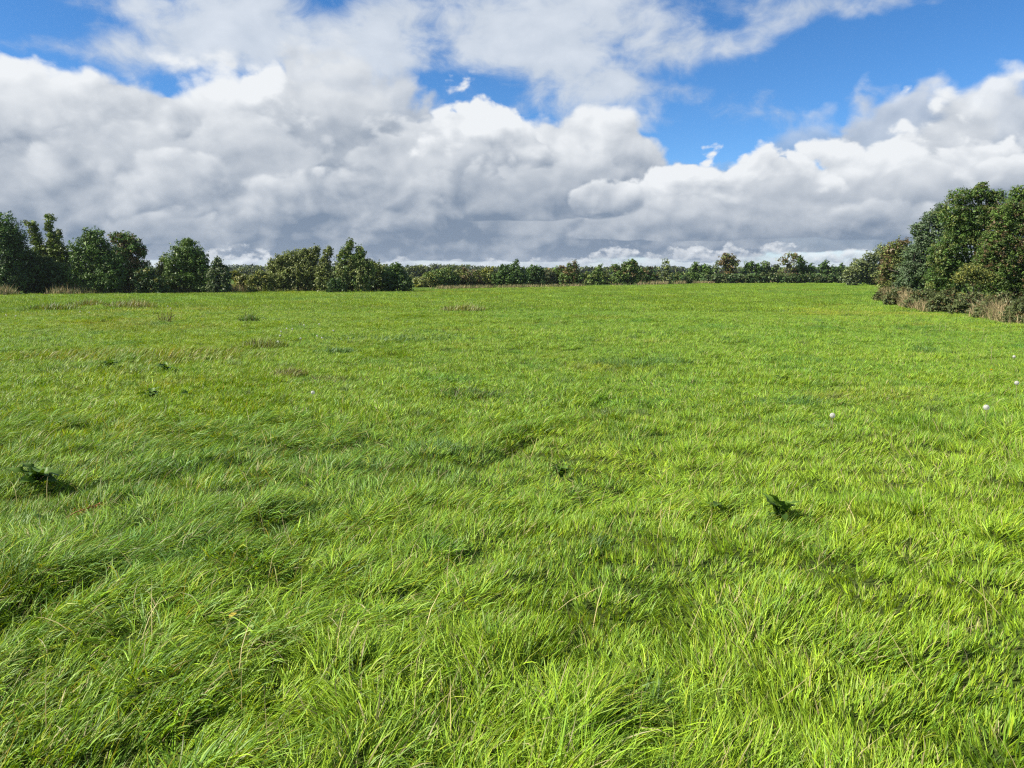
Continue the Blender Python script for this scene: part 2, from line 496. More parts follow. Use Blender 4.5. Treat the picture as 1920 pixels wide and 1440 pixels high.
def blades(x, y, z, phi, length, lean0, lean1, width, tint, seg, curl=None, zmin=None):
    """flat tapering blades that bend over: arrays for one mesh"""
    n = len(x); t = np.linspace(0, 1, seg + 1)
    th = lean0[:, None] + (lean1 - lean0)[:, None] * t[None] ** 1.25
    ph = phi[:, None] + (np.zeros(n) if curl is None else curl)[:, None] * t[None]
    ds = length[:, None] / seg
    thm = (th[:, 1:] + th[:, :-1]) / 2; phm = (ph[:, 1:] + ph[:, :-1]) / 2
    z0 = np.zeros((n, 1))
    px = x[:, None] + np.hstack([z0, np.cumsum(np.sin(thm) * np.cos(phm) * ds, 1)])
    py = y[:, None] + np.hstack([z0, np.cumsum(np.sin(thm) * np.sin(phm) * ds, 1)])
    pz = z[:, None] + np.hstack([z0, np.cumsum(np.cos(thm) * ds, 1)])
    if zmin is not None: pz = np.maximum(pz, zmin[:, None] + t[None] * .012)
    tw = rng.normal(0, .7, n)[:, None]                        # twist of the blade about its own axis
    sx, sy = -np.sin(ph), np.cos(ph)
    nx, ny, nz = np.cos(ph) * np.cos(th), np.sin(ph) * np.cos(th), -np.sin(th)
    wx, wy, wz = sx * np.cos(tw) + nx * np.sin(tw), sy * np.cos(tw) + ny * np.sin(tw), nz * np.sin(tw)
    w = width[:, None] * .5 * np.clip(np.minimum(1.0, .55 + t * 2) * (1 - t ** 2.2), 0, 1)[None]
    L = np.stack([px - wx * w, py - wy * w, pz - wz * w], -1)[:, :-1]
    Rr = np.stack([px + wx * w, py + wy * w, pz + wz * w], -1)[:, :-1]
    tip = np.stack([px, py, pz], -1)[:, -1:]
    v = np.concatenate([L, Rr, tip], 1)                       # per blade: seg left, seg right, tip
    per = 2 * seg + 1
    base = (np.arange(n) * per)[:, None]
    q = np.concatenate([np.stack([base + i, base + seg + i, base + seg + i + 1, base + i + 1], -1) for i in range(seg - 1)], 0).reshape(-1, 4) if seg > 1 else np.zeros((0, 4), int)
    tr = np.stack([base + seg - 1, base + 2 * seg - 1, base + 2 * seg], -1).reshape(-1, 3)
    return v.reshape(-1, 3), q, tr, np.repeat(tint, per, 0)


def flow(x, y):
    """which way the long grass has been laid by the wind, and how flat"""
    a = .62 + 1.35 * vnoise(x, y, 1.7, 31, 2) + .8 * vnoise(x, y, .5, 33)
    # laid flat on the left in front, standing straighter to the right
    flat = .58 + .62 * vnoise(x, y, .9, 35, 2) - .26 * np.clip((x - .2) / 2.0, -.6, 1)
    return a, np.clip(flat, .05, 1.0)


def tussocks(x, y, cell, seed):
    """nearest tussock of each point: offset to its centre, distance and three random numbers of its own"""
    ix, iy = np.floor(x / cell), np.floor(y / cell)
    best = np.full(len(x), 1e9); out = [np.zeros(len(x)) for _ in range(5)]
    for dx in (-1, 0, 1):
        for dy in (-1, 0, 1):
            jx, jy = ix + dx, iy + dy
            cx, cy = (jx + _hash(jx, jy, seed)) * cell, (jy + _hash(jx, jy, seed + 1)) * cell
            d = (x - cx) ** 2 + (y - cy) ** 2
            k = d < best
            best = np.where(k, d, best)
            for o, v in zip(out, (x - cx, y - cy, _hash(jx, jy, seed + 2), _hash(jx, jy, seed + 3), _hash(jx, jy, seed + 4))): o[k] = v[k]
    return np.sqrt(best), out


def lay_grass(x, y, a, flat, scale, seed, cell):
    """bend, length and hue of blades that grow in tussocks"""
    n = len(x)
    d, (ox, oy, h1, h2, h3) = tussocks(x, y, cell, seed)
    w = (.15 + 1.7 * h2) * np.clip(d / (.5 * cell), 0, 1)
    dx = np.cos(a) * (.3 + flat) + w * ox / (d + 1e-4); dy = np.sin(a) * (.3 + flat) + w * oy / (d + 1e-4)
    ph = np.arctan2(dy, dx) + (h3 - .5) * 1.6 + rng.normal(0, .55, n)
    ph = np.where(rng.random(n) < .14, rng.uniform(0, 6.283, n), ph)           # blades that cross the rest
    mound = np.exp(-(d / (.42 * cell)) ** 2)
    z = scale * .10 * (h1 - .2) * mound
    ln = scale * (.056 + .048 * h1 + .088 * flat ** 1.5) * rng.uniform(.5, 1.3, n)
    l0 = np.clip(rng.normal(.12, .2, n) + .55 * flat, 0, 1.4)
    l1 = np.clip(.45 + 1.15 * flat + .25 * h2 + rng.normal(0, .30, n), .1, 2.0)
    return ph, ln, l0, l1, z, h3


def near_grass():
    P = Parts()
    for (y0, y1, dens, seg, wid) in ((1.3, 3.2, 9200, 4, 1.03), (3.2, 5.2, 7000, 3, 1.07), (5.2, 8.2, 4000, 2, 1.25)):
        hw = .70 * y1 + 1.25
        n = int(dens * (y1 - y0) * 2 * hw)
        x = rng.uniform(-hw, hw, n); y = rng.uniform(y0, y1, n)
        k = np.abs(x) < .70 * y + 1.25
        x, y = x[k], y[k]
        # tillers: blades gather round their own shoots
        c = .04
        cx, cy = np.floor(x / c), np.floor(y / c)
        x += ((cx + _hash(cx, cy, 71)) * c - x) * .55; y += ((cy + _hash(cx, cy, 72)) * c - y) * .55
        n = len(x)
        a, flat = flow(x, y)
        ph, ln, l0, l1, dz, h3 = lay_grass(x, y, a, flat, 1.0 + .35 * vnoise(x, y, 1.4, 77), 201, .30)
        warm = .40 * vnoise(x, y, 2.4, 43, 2) + .25 * vnoise(x, y, .5, 44) + .40 * np.clip(x / 2.5, -1, 1) + .6 * (h3 - .5) + .20 - .07 * np.clip(y - 3, 0, 6)
        z = gz(x, y) + dz
        w = wid * np.where(rng.random(n) < .40, rng.uniform(.0048, .0078, n), rng.uniform(.0024, .0048, n))
        P.add(*blades(x, y, z - .01, ph, ln, l0, l1, w, grass_tint(n, warm), seg, rng.normal(0, .35, n), z + .004))
    n = 1500                                                    # dead and seeding stems lying through the sward
    y = 1.4 + 6.6 * rng.random(n) ** .8; x = rng.uniform(-1, 1, n) * (.70 * y + .8)
    z = gz(x, y)
    P.add(*blades(x, y, z, rng.uniform(0, 6.283, n), rng.uniform(.14, .34, n), np.abs(rng.normal(.3, .3, n)), rng.uniform(.5, 1.7, n), rng.uniform(.0022, .0042, n), np.array([.40, .34, .15]) * np.exp(rng.normal(0, .25, (n, 1))), 4, rng.normal(0, .5, n), z + .02))
    return P


o = near_grass().build('grass', MAT_GRASS)
tag(o, 'long wind-laid bright green grass in the foreground', 'grass', kind='stuff')

# far edge of the field and foot of the hedge on the right, as seen from the gate (pixels)
EDGE_X = [-600, -100, 0, 200, 430, 520, 770, 1000, 1180, 1300, 1500, 1638, 1648, 1700, 1800, 1920, 2100, 2600]
EDGE_Y = [566, 556, 553, 550, 548, 545, 543, 540, 536, 531, 528.5, 528, 562, 577, 592, 614, 655, 800]


def in_field(x, y, margin=0.0):
    px = 960 + F * x / y
    py = HORIZON + F * (CAM_Z / y)
    return py > np.interp(px, EDGE_X, EDGE_Y) + margin


def grass_tile(name, r, n, seg, ln, wid, flat, warm, spread, cell, weedy=False):
    """one patch of turf, blades laid towards +x"""
    a = rng.uniform(0, 2 * math.pi, n); d = r * np.sqrt(rng.random(n))
    x, y = d * np.cos(a), d * np.sin(a)
    fl = np.clip(flat + .35 * vnoise(x, y, r * .8, int(rng.integers(999))), .05, 1)
    ph, l, l0, l1, dz, h3 = lay_grass(x, y, rng.normal(0, spread, n), fl, ln, int(rng.integers(9999)), cell)
    c = grass_tint(n, warm + .7 * (h3 - .5))
    if weedy:                                                   # a darker, taller clump of weeds in the turf
        k = (np.hypot(x - r * .2, (y + r * .1) * 1.6) + rng.normal(0, .03 * r, n)) < r * .22
        l = np.where(k, l * 1.6, l); l1 = np.where(k, l1 * .85, l1); c = np.where(k[:, None], np.array([.088, .145, .022]) * np.exp(rng.normal(0, .2, (n, 1))), c)
    v, q, t, c = blades(x, y, dz - .015, ph, l, l0, l1, wid * rng.uniform(.6, 1.3, n), c, seg)
    return mesh_obj(name, v, q if len(q) else None, t, MAT_GRASS, tint=c, link=False)


def scatter(name, label, x, y, z, rot, scl, idx, protos):
    """turf patches set out on points with geometry nodes: one object"""
    me = bpy.data.meshes.new(name)
    me.vertices.add(len(x)); me.vertices.foreach_set('co', np.stack([x, y, z], 1).astype(np.float32).ravel())
    for k, typ, arr in (('rot', 'FLOAT', rot), ('scl', 'FLOAT', scl), ('idx', 'INT', idx)):
        a = me.attributes.new(k, typ, 'POINT'); a.data.foreach_set('value', np.asarray(arr, np.float32 if typ == 'FLOAT' else np.int32))
    o = bpy.data.objects.new(name, me); C.objects.link(o)
    tag(o, label, 'grass', kind='stuff')
    g = bpy.data.node_groups.new(name, 'GeometryNodeTree')
    g.interface.new_socket('Geometry', in_out='INPUT', socket_type='NodeSocketGeometry')
    g.interface.new_socket('Geometry', in_out='OUTPUT', socket_type='NodeSocketGeometry')
    gi, go = g.nodes.new('NodeGroupInput'), g.nodes.new('NodeGroupOutput')
    ip = g.nodes.new('GeometryNodeInstanceOnPoints'); jn = g.nodes.new('GeometryNodeJoinGeometry')
    for p in protos:
        oi = g.nodes.new('GeometryNodeObjectInfo'); oi.inputs['Object'].default_value = p; oi.inputs['As Instance'].default_value = True
        g.links.new(oi.outputs['Geometry'], jn.inputs[0])
    def named(k, typ):
        n = g.nodes.new('GeometryNodeInputNamedAttribute'); n.data_type = typ; n.inputs['Name'].default_value = k
        return n.outputs['Attribute']
    cx = g.nodes.new('ShaderNodeCombineXYZ'); g.links.new(named('rot', 'FLOAT'), cx.inputs[2])
    g.links.new(gi.outputs[0], ip.inputs['Points']); g.links.new(jn.outputs[0], ip.inputs['Instance'])
    ip.inputs['Pick Instance'].default_value = True
    g.links.new(named('idx', 'INT'), ip.inputs['Instance Index'])
    g.links.new(cx.outputs[0], ip.inputs['Rotation']); g.links.new(named('scl', 'FLOAT'), ip.inputs['Scale'])
    g.links.new(ip.outputs[0], go.inputs[0])
    o.modifiers.new('turf', 'NODES').node_group = g
    return o


def field_points(y0, y1, step, jit):
    ys = []; xs = []
    for yy in np.arange(y0, y1, step):
        hw = .72 * yy + 2.0
        xx = np.arange(-hw, hw, step)
        xs.append(xx + rng.uniform(-jit, jit, len(xx)) * step); ys.append(yy + rng.uniform(-jit, jit, len(xx)) * step)
    x, y = np.concatenate(xs), np.concatenate(ys)
    k = in_field(x, y)
    return x[k], y[k]


def mid_and_far_grass():
    mid = [grass_tile('turf_patch', .55, 2700, 2, .50 + .14 * (k % 3), .0072, .30 + .15 * (k % 4), (-.35, -.05, .15)[k % 3], .5, .20 + .05 * (k % 2), k == 8) for k in range(9)]
    x, y = field_points(7.9, 30.0, .56, .45)
    a, flat = flow(x, y)
    n = len(x)
    scatter('meadow_grass', 'green meadow grass across the middle of the field', x, y, gz(x, y), a + rng.normal(0, .6, n), rng.uniform(.75, 1.2, n) * (1 + .25 * vnoise(x, y, 4, 51)), np.where(rng.random(n) < .03, 8, rng.integers(0, 8, n)), mid)
    far = [grass_tile('turf_patch', 1.5, 2200, 1, .62 + .16 * (k % 3), .024, .35, (-.3, .05, .2)[k % 3], .9, .45, k == 5) for k in range(6)]
    x, y = field_points(29.5, 130.0, 1.5, .5)
    n = len(x)
    scatter('pasture_grass', 'bright green pasture grass towards the far hedges', x, y, gz(x, y), rng.uniform(0, 6.28, n), rng.uniform(.8, 1.25, n), np.where(rng.random(n) < .06, 5, rng.integers(0, 5, n)), far)


mid_and_far_grass()

# ---------------------------------------------------------------- trees and hedges
TINTS = {
    'dark': (.050, .094, .024), 'green': (.078, .140, .028), 'mid': (0.098, 0.156, 0.032), 'olive': (0.144, 0.173, 0.044), 'willow': (0.165, 0.195, 0.061),
    'ivy': (0.116, 0.173, 0.029), 'yellow': (0.213, 0.213, 0.044), 'brown': (0.146, 0.107, 0.044), 'rust': (.135, .095, .042), 'ash': (0.100, 0.152, 0.071),
    'grey': (0.122, 0.152, 0.076), 'bramble': (.098, .122, .042), 'straw': (0.360, 0.285, 0.155), 'far': (0.066, 0.090, 0.034)}


def foliage(P, lobes, s, dens, tint, autumn=None, autumn_amt=0.0, tri=False, var=.20, clump=1.0, up=.45, pale=0.0):
    """leaves in clumps through the lobes (centre, rx, ry, rz) of a crown"""
    base = np.array(TINTS[tint]); other = np.array(TINTS[autumn]) if autumn else base
    for (c, rx, ry, rz) in lobes:
        c = np.array(c); rad = np.array([rx, ry, rz])
        area = math.pi * rx * rz
        rc = np.clip(.36 * min(rx, rz), 2.2 * s, .8) * clump
        nc = int(np.clip(2.8 * area / (rc * rc), 8, 220))
        u = rng.normal(size=(nc, 3)); u /= np.linalg.norm(u, axis=1)[:, None]
        f = .30 + .62 * np.sqrt(rng.random(nc))
        spr = rng.random(nc) < .30
        f = np.where(spr, rng.uniform(.92, 1.22, nc), f)
        cc = c + u * rad * f[:, None]
        crad = rc * np.where(spr, rng.uniform(.22, .5, nc), rng.uniform(.7, 1.2, nc))
        nl = int(dens * area / (s * s))
        w = crad ** 2 * np.where(u[:, 1] > .3, .5, 1.0); w /= w.sum()
        k = rng.choice(nc, nl, p=w)
        d = rng.normal(size=(nl, 3)) + .55 * u[k]; d[:, 2] += .25
        d /= np.linalg.norm(d, axis=1)[:, None]
        r = rng.random(nl) ** .45
        p = cc[k] + d * (crad[k] * r)[:, None] * np.array([1.0, 1.0, .8])
        p[:, 2] = np.maximum(p[:, 2], .03 + s * .5)
        nrm = d * .7 + rng.normal(0, .55, (nl, 3)); nrm[:, 2] += up
        nrm /= np.linalg.norm(nrm, axis=1)[:, None]
        a = np.cross(nrm, rng.normal(size=(nl, 3))); a /= np.linalg.norm(a, axis=1)[:, None] + 1e-9
        b = np.cross(nrm, a)
        L = (s * rng.uniform(.7, 1.35, nl))[:, None]
        inner = rng.random(nl) < .10                            # big inner leaves that close the heart of the crown
        q = rng.normal(size=(nl, 3)); q /= np.linalg.norm(q, axis=1)[:, None]
        p = np.where(inner[:, None], c + q * rad * (.78 * rng.random(nl) ** .4)[:, None], p)
        p[:, 2] = np.maximum(p[:, 2], .03 + s * .5)
        L = np.where(inner[:, None], L * 2.6, L)
        isa = (rng.random(nc) < autumn_amt)[k] if autumn else np.zeros(nl, bool)
        col = np.where(isa[:, None], other, base) * np.exp(rng.normal(0, var, nc))[k][:, None] * np.exp(rng.normal(0, .11, (nl, 1)))
        if pale:  # silvery glints of glossy leaves, painted as a pale leaf colour
            col = np.where((rng.random(nl) < pale)[:, None], np.array([.20, .235, .15]), col)
        if tri:
            v = np.stack([p - a * L * .6 - b * L * .45, p + a * L * .75, p - a * L * .4 + b * L * .55], 1)
            P.add(v.reshape(-1, 3), None, np.arange(nl * 3).reshape(-1, 3), np.repeat(col, 3, 0))
        else:
            v = np.stack([p - a * L * .62, p + b * L * .42 + nrm * L * .06, p + a * L * .62, p - b * L * .42 + nrm * L * .06], 1)
            P.add(v.reshape(-1, 3), np.arange(nl * 4).reshape(-1, 4), None, np.repeat(col, 4, 0))


def tree(name, label, Y, lobes, tint, base_px=None, autumn=None, amt=0.0, group=None, leaf=None, dens=5.0, cat='tree', trunk=None, depth=.85, tri=None, clump=1.0, pale=0.0, up=.45, bare=0, skirt=True):
    """lobes are crown masses given by where they are seen (x, y, half width, half height[, further away])"""
    if base_px is None: base_px = sum(l[0] * l[2] for l in lobes) / sum(l[2] for l in lobes)
    root = frame_point(base_px, HORIZON, Y); root.z = float(gz(root.x, Y))
    o = empty(name, root, label, cat, group)
    s = leaf or (.0014 * Y + .006) * (.82 if Y < 50 else 1.0)
    L = []
    for l in lobes:
        dy = l[4] if len(l) > 4 else 0.0
        c = frame_point(l[0], l[1], Y + dy) - root
        k = (Y + dy) / F
        L.append(((c.x, c.y, c.z), l[2] * k * 1.04, max(l[2], l[3] * .7) * k * depth, l[3] * k * .97))
    if skirt:                                                   # the lower growth that hides the foot of the stems
        x0 = min(l[0][0] - l[1] * .8 for l in L); x1 = max(l[0][0] + l[1] * .8 for l in L); zt = max(l[0][2] for l in L)
        m = max(2, int((x1 - x0) / (.55 * zt + .6)))
        for i in range(m):
            xx = x0 + (x1 - x0) * (i + .5) / m; hh = zt * rng.uniform(.24, .36)
            L.append(((xx, rng.uniform(-.3, .3), hh * .75), (x1 - x0) / m * .62, .8, hh * .85))
    P = Parts()
    foliage(P, L, s, dens, tint, autumn, amt, tri=(Y > 50) if tri is None else tri, clump=clump, pale=pale, up=up)
    P.build('crown', MAT_LEAF, o, smooth=False)
    # trunk and the limbs that carry the crown masses
    W = Parts()
    top = max(l[0][2] + l[3] * .3 for l in L)
    big = max(L, key=lambda l: l[1] * l[3])
    r0 = trunk or .020 * top + .02
    mid = np.array(big[0]) * np.array([.75, .75, .8])
    sw = rng.normal(0, .04 * top, 2)
    W.tube([(0, 0, -.15), (sw[0] * .4, sw[1] * .4, mid[2] * .35), (mid[0] * .6 + sw[0], mid[1] * .6, mid[2] * .7), tuple(mid), tuple(np.array(big[0]) + [0, 0, big[3] * .55])],
           [r0 * 1.25, r0, r0 * .78, r0 * .55, r0 * .15], 8)
    for (c, rx, ry, rz) in L:
        c = np.array(c); st = mid * rng.uniform(.45, .95)
        e = c + np.array([0, 0, rz * .5])
        W.tube([st, (st + c) / 2 + rng.normal(0, .06 * rx, 3), c, e], [r0 * .5, r0 * .36, r0 * .22, r0 * .05], 6)
        for _ in range(5):
            u = rng.normal(size=3); u /= np.linalg.norm(u); u[2] = abs(u[2])
            tip = c + u * np.array([rx, ry, rz]) * rng.uniform(.75, 1.08)
            W.tube([c, (c + tip) / 2 + rng.normal(0, .05 * rx, 3), tip], [r0 * .2, r0 * .12, r0 * .03], 5)
    for _ in range(bare):                                       # dead twigs that stand out of the crown
        c, rx, ry, rz = L[int(rng.integers(len(L)))]
        u = rng.normal(size=3); u[2] = abs(u[2]) + .4; u /= np.linalg.norm(u)
        c = np.array(c); tip = c + u * np.array([rx, ry, rz]) * rng.uniform(1.15, 1.4)
        W.tube([c, (c + tip) / 2 + rng.normal(0, .07 * rx, 3), tip], [r0 * .2, r0 * .14, r0 * .05], 5)
    W.build('trunk', MAT_BARK, o)
    return o


G_L, G_M, G_C, G_R, G_F = 'trees along the left edge of the field', 'willows and bushes left of centre', 'hedgerow bushes along the far edge', 'hedge trees on the right', 'trees behind the clipped far hedge'
# left edge, nearest first from the picture's left side
tree('hedge_tree', 'tall dark green tree cut off by the left edge of the picture', 57, [(-5, 432, 38, 40), (20, 455, 28, 40), (-30, 490, 40, 50), (15, 510, 40, 36), (30, 470, 18, 40)], 'dark', 0, 'green', .35, G_L)
tree('shrub', 'very dark shaded thicket between the leftmost tree and the ivy-clad tree', 58.5, [(75, 510, 40, 32), (115, 518, 30, 26), (55, 500, 25, 40), (140, 525, 20, 20)], 'dark', 85, group=G_L, cat='shrub')
tree('ivy_clad_tree', 'forked old tree wrapped in ivy with two bare-topped leaning stems', 60, [(62, 428, 9, 16), (68, 448, 12, 16), (76, 468, 15, 22), (94, 410, 11, 9), (92, 428, 7, 14), (98, 445, 9, 18), (104, 466, 17, 24), (112, 440, 4, 12), (95, 495, 36, 30), (50, 418, 6, 5), (120, 480, 14, 25)], 'ivy', 92, 'olive', .25, G_L, bare=14, clump=.8)
tree('hedge_tree', 'bushy dark green tree with a pointed top right of the ivy-clad tree', 58, [(175, 445, 20, 20), (168, 470, 33, 28), (195, 480, 26, 34), (160, 510, 34, 34), (200, 520, 34, 26), (215, 500, 20, 30), (143, 480, 12, 22)], 'green', 178, 'mid', .3, G_L, bare=4)
tree('hedge_tree', 'tree with a golden brown top beside the bushy pointed tree', 60, [(228, 447, 24, 14), (250, 455, 18, 14), (240, 470, 30, 20), (265, 470, 10, 12), (238, 505, 36, 36), (262, 510, 22, 30)], 'green', 240, 'brown', .30, G_L, bare=6)
tree('shrub', 'low dark shrub sloping down right of the golden-topped tree', 58, [(278, 520, 18, 20), (295, 530, 18, 14), (262, 525, 18, 20), (310, 534, 12, 10)], 'dark', 282, 'yellow', .12, G_L, cat='shrub')
tree('round_tree', 'rounded mid green tree standing alone in the left hedge', 60, [(352, 470, 28, 20), (345, 488, 38, 26), (372, 490, 22, 26), (345, 515, 42, 24), (385, 512, 22, 24), (352, 455, 14, 8)], 'mid', 350, 'green', .3, G_L)
tree('shrub', 'yellowish green shrub at the left foot of the rounded tree', 61.5, [(310, 505, 16, 18), (322, 520, 22, 18), (300, 520, 12, 14), (308, 490, 8, 8)], 'olive', 312, 'yellow', .35, G_L, cat='shrub')
tree('small_tree', 'small dark grey green tree just right of the rounded tree', 59, [(410, 505, 14, 20), (422, 515, 11, 20), (400, 520, 14, 18), (408, 490, 6, 8)], 'grey', 411, 'dark', .4, G_L)
tree('shrub', 'low yellow green bush in the gap left of the willows', 63, [(448, 522, 17, 12), (440, 515, 10, 10), (462, 528, 14, 10)], 'olive', 450, 'yellow', .4, G_L, cat='shrub')
tree('shrub', 'rounded olive bush at the left foot of the willows', 62, [(488, 522, 18, 15), (474, 528, 14, 11), (503, 528, 14, 14)], 'olive', 488, 'yellow', .25, G_L, cat='shrub')
tree('willow_tree', 'broad pale olive willow left of the narrow spire tree', 64, [(518, 500, 20, 17), (535, 490, 22, 19), (556, 486, 22, 19), (575, 490, 22, 26), (590, 478, 11, 18), (594, 468, 6, 9), (560, 512, 41, 26), (525, 518, 29, 22), (590, 515, 22, 28), (573, 473, 9, 8)], 'willow', 558, 'olive', .3, G_M, clump=.8)
tree('willow_tree', 'narrow spire-shaped willow between the broad willow and the tall one', 62, [(615, 475, 10, 11), (618, 468, 5, 6), (610, 492, 13, 15), (607, 512, 17, 22), (610, 530, 18, 15)], 'willow', 610, 'olive', .3, G_M, clump=.8)
tree('willow_tree', 'tallest pointed willow with two peaks left of centre', 62, [(656, 462, 10, 13), (657, 452, 4, 6), (648, 472, 11, 11), (650, 487, 21, 17), (676, 474, 10, 15), (673, 492, 18, 19), (650, 510, 27, 24), (675, 515, 24, 26), (640, 525, 18, 19), (690, 505, 15, 22)], 'willow', 660, 'mid', .45, G_M, clump=.8)
tree('shrub', 'dark green bush at the foot of the tallest pointed willow', 60.5, [(628, 532, 16, 12), (640, 536, 12, 8)], 'dark', 630, group=G_M, cat='shrub')
tree('hedge_tree', 'olive rounded tree right of the tallest pointed willow', 64, [(705, 505, 17, 17), (718, 515, 15, 20), (700, 525, 20, 18), (692, 495, 8, 10)], 'olive', 706, 'mid', .4, G_M)
tree('hedge_tree', 'dark green bushy tree at the right end of the willow group', 63, [(742, 508, 14, 14), (730, 520, 16, 18), (752, 520, 16, 18), (765, 530, 10, 13), (744, 497, 6, 6)], 'dark', 745, 'mid', .35, G_M)
# hedgerow along the far edge, left to right
row = [
    (815, 523, 20, 14, 507, 'mid', 'yellow', .15, 'low green bush at the left end of the far hedgerow'),
    (790, 530, 16, 9, 521, 'olive', 'yellow', .3, 'low scrub in the gap left of the far hedgerow'),
    (838, 520, 18, 16, 502, 'mid', 'olive', .3, 'rounded green bush, right of the low bush in the far hedgerow'),
    (866, 522, 18, 14, 505, 'olive', 'brown', .3, 'brownish olive bush, right of the rounded green one in the far hedgerow'),
    (888, 524, 14, 12, 507, 'brown', 'olive', .5, 'brown tinged bush, smallest at the left of the far hedgerow'),
    (914, 519, 18, 17, 503, 'olive', 'yellow', .2, 'yellowish olive bush left of the twin-topped dark tree'),
    (1025, 520, 14, 15, 503, 'grey', 'brown', .2, 'thin grey green bush between two dark far trees'),
    (1048, 518, 15, 17, 501, 'mid', 'brown', .35, 'brown flecked bush left of the rusty-topped far tree'),
    (1098, 524, 13, 12, 512, 'mid', 'olive', .4, 'low bush right of the rusty-topped far tree'),
    (1135, 524, 14, 12, 510, 'olive', 'grey', .4, 'low olive bush left of the big round far tree'),
    (1216, 516, 14, 12, 500, 'dark', 'brown', .3, 'small dark tree right of the big round far tree'),
    (1236, 522, 14, 10, 510, 'olive', 'grey', .5, 'low grey olive bush at the foot of the slender far tree'),
    (1272, 522, 20, 10, 511, 'dark', 'olive', .4, 'low dark bush right of the slender far tree'),
]
for (cx, cy, rx, ry, top, tn, au, am, lab) in row:
    Y = 82 + (cx - 815) * .055
    rx *= 1.2; ry *= 1.12
    tree('hedge_bush', lab, Y, [(cx, cy, rx, ry), (cx - rx * .4, (cy + top) / 2 + 2, rx * .5, (cy - top) * .5), (cx + rx * .5, cy + 4, rx * .6, ry * .8), (cx + rx * .15, top + 3, rx * .3, 4)], tn, cx, au, am, G_C, cat='bush')
tree('hedge_tree', 'dark green twin-topped tree standing highest in the far hedgerow', 86, [(945, 508, 14, 14), (966, 503, 11, 13), (968, 492, 5, 5), (955, 522, 24, 17), (978, 520, 12, 17), (935, 522, 14, 14)], 'green', 955, 'dark', .35, G_C)
tree('hedge_tree', 'dark rounded tree right of the twin-topped far tree', 88, [(1003, 507, 13, 11), (1000, 520, 18, 17), (1013, 514, 9, 12), (990, 522, 10, 14)], 'dark', 1002, 'green', .4, G_C)
tree('hedge_tree', 'ragged far tree with a rusty brown top', 93, [(1074, 500, 10, 10), (1070, 512, 16, 14), (1078, 522, 16, 14), (1062, 524, 14, 12), (1076, 492, 4, 4)], 'mid', 1072, 'brown', .35, G_C, bare=4)
tree('hedge_tree', 'small spiky green tree left of the big round far tree', 95, [(1122, 507, 8, 9), (1115, 518, 13, 12), (1126, 500, 3, 6), (1128, 520, 9, 12)], 'mid', 1120, 'olive', .3, G_C, bare=3)
tree('round_tree', 'big rounded mid green tree in the middle of the far hedgerow', 97, [(1180, 500, 18, 13), (1172, 514, 20, 16), (1192, 514, 16, 17), (1152, 503, 9, 8), (1158, 518, 12, 12), (1185, 491, 8, 5)], 'mid', 1178, 'brown', .10, G_C)
tree('slender_tree', 'slender open-crowned tree sticking up from the far hedgerow', 101, [(1249, 490, 7, 6), (1247, 500, 10, 6), (1253, 508, 8, 8), (1246, 516, 11, 9)], 'grey', 1249, 'olive', .4, G_C, dens=1.9, bare=5)
# further trees seen through the gap
for (cx, top, w, tn, lab) in ((780, 497, 17, 'far', 'hazy far tree just right of the willow group'), (806, 500, 14, 'far', 'lower hazy far tree in the gap of the hedgerow'), (850, 496, 20, 'far', 'broad hazy far tree showing above the left end of the hedgerow'), (1030, 503, 16, 'far', 'hazy far tree behind the middle of the hedgerow'), (468, 500, 26, 'far', 'hazy far tree between the rounded tree and the willows')):
    tree('distant_tree', lab, 190, [(cx, top + 10, w, 10), (cx - w * .5, top + 16, w * .7, 12), (cx + w * .5, top + 14, w * .7, 12), (cx, top + 24, w * 1.2, 10)], tn, cx, 'olive', .35, 'far trees beyond the hedgerow')
# trees behind the clipped hedge
tree('hedge_tree', 'green tree with two small peaks left of the tall round brown tree', 116, [(1304, 502, 9, 9), (1322, 504, 12, 11), (1300, 515, 14, 10), (1325, 516, 13, 10), (1306, 493, 4, 3)], 'green', 1312, 'mid', .4, G_F)
tree('slender_tree', 'thin grey green tree touching the tall round brown tree', 118, [(1341, 505, 7, 10), (1343, 496, 4, 7), (1346, 515, 9, 9)], 'grey', 1342, 'mid', .4, G_F, dens=2.2)
tree('round_tree', 'tall round-headed brownish tree on a visible trunk at the skyline', 120, [(1365, 484, 15, 9), (1355, 492, 10, 8), (1376, 492, 10, 8), (1366, 500, 14, 8), (1367, 511, 11, 9)], 'olive', 1366, 'brown', .5, G_F, bare=3)
tree('shrub', 'small dark rounded bush right of the tall round brown tree', 122, [(1396, 510, 6, 8)], 'dark', 1396, group=G_F, cat='shrub')
tree('hedge_tree', 'dark flat-topped tree left of the umbrella-shaped tree', 120, [(1406, 496, 10, 6), (1418, 502, 14, 9), (1402, 500, 5, 6), (1425, 512, 14, 8)], 'green', 1414, 'dark', .4, G_F)
tree('hedge_tree', 'grey green tree between the flat-topped and umbrella-shaped trees', 121, [(1437, 498, 10, 9), (1452, 505, 12, 9), (1444, 513, 16, 8)], 'grey', 1445, 'mid', .4, G_F, bare=3)
tree('umbrella_tree', 'leaning umbrella-shaped brown and olive tree on the far skyline', 119, [(1484, 479, 13, 5), (1468, 486, 12, 4), (1478, 492, 16, 6), (1482, 502, 10, 9), (1490, 485, 8, 6)], 'olive', 1480, 'brown', .45, G_F, bare=6, dens=2.6)
tree('hedge_tree', 'dark green rounded tree right of the umbrella-shaped tree', 120, [(1503, 494, 9, 10), (1498, 506, 14, 10), (1519, 503, 9, 9), (1515, 511, 14, 8), (1501, 485, 4, 4)], 'green', 1507, 'mid', .35, G_F)
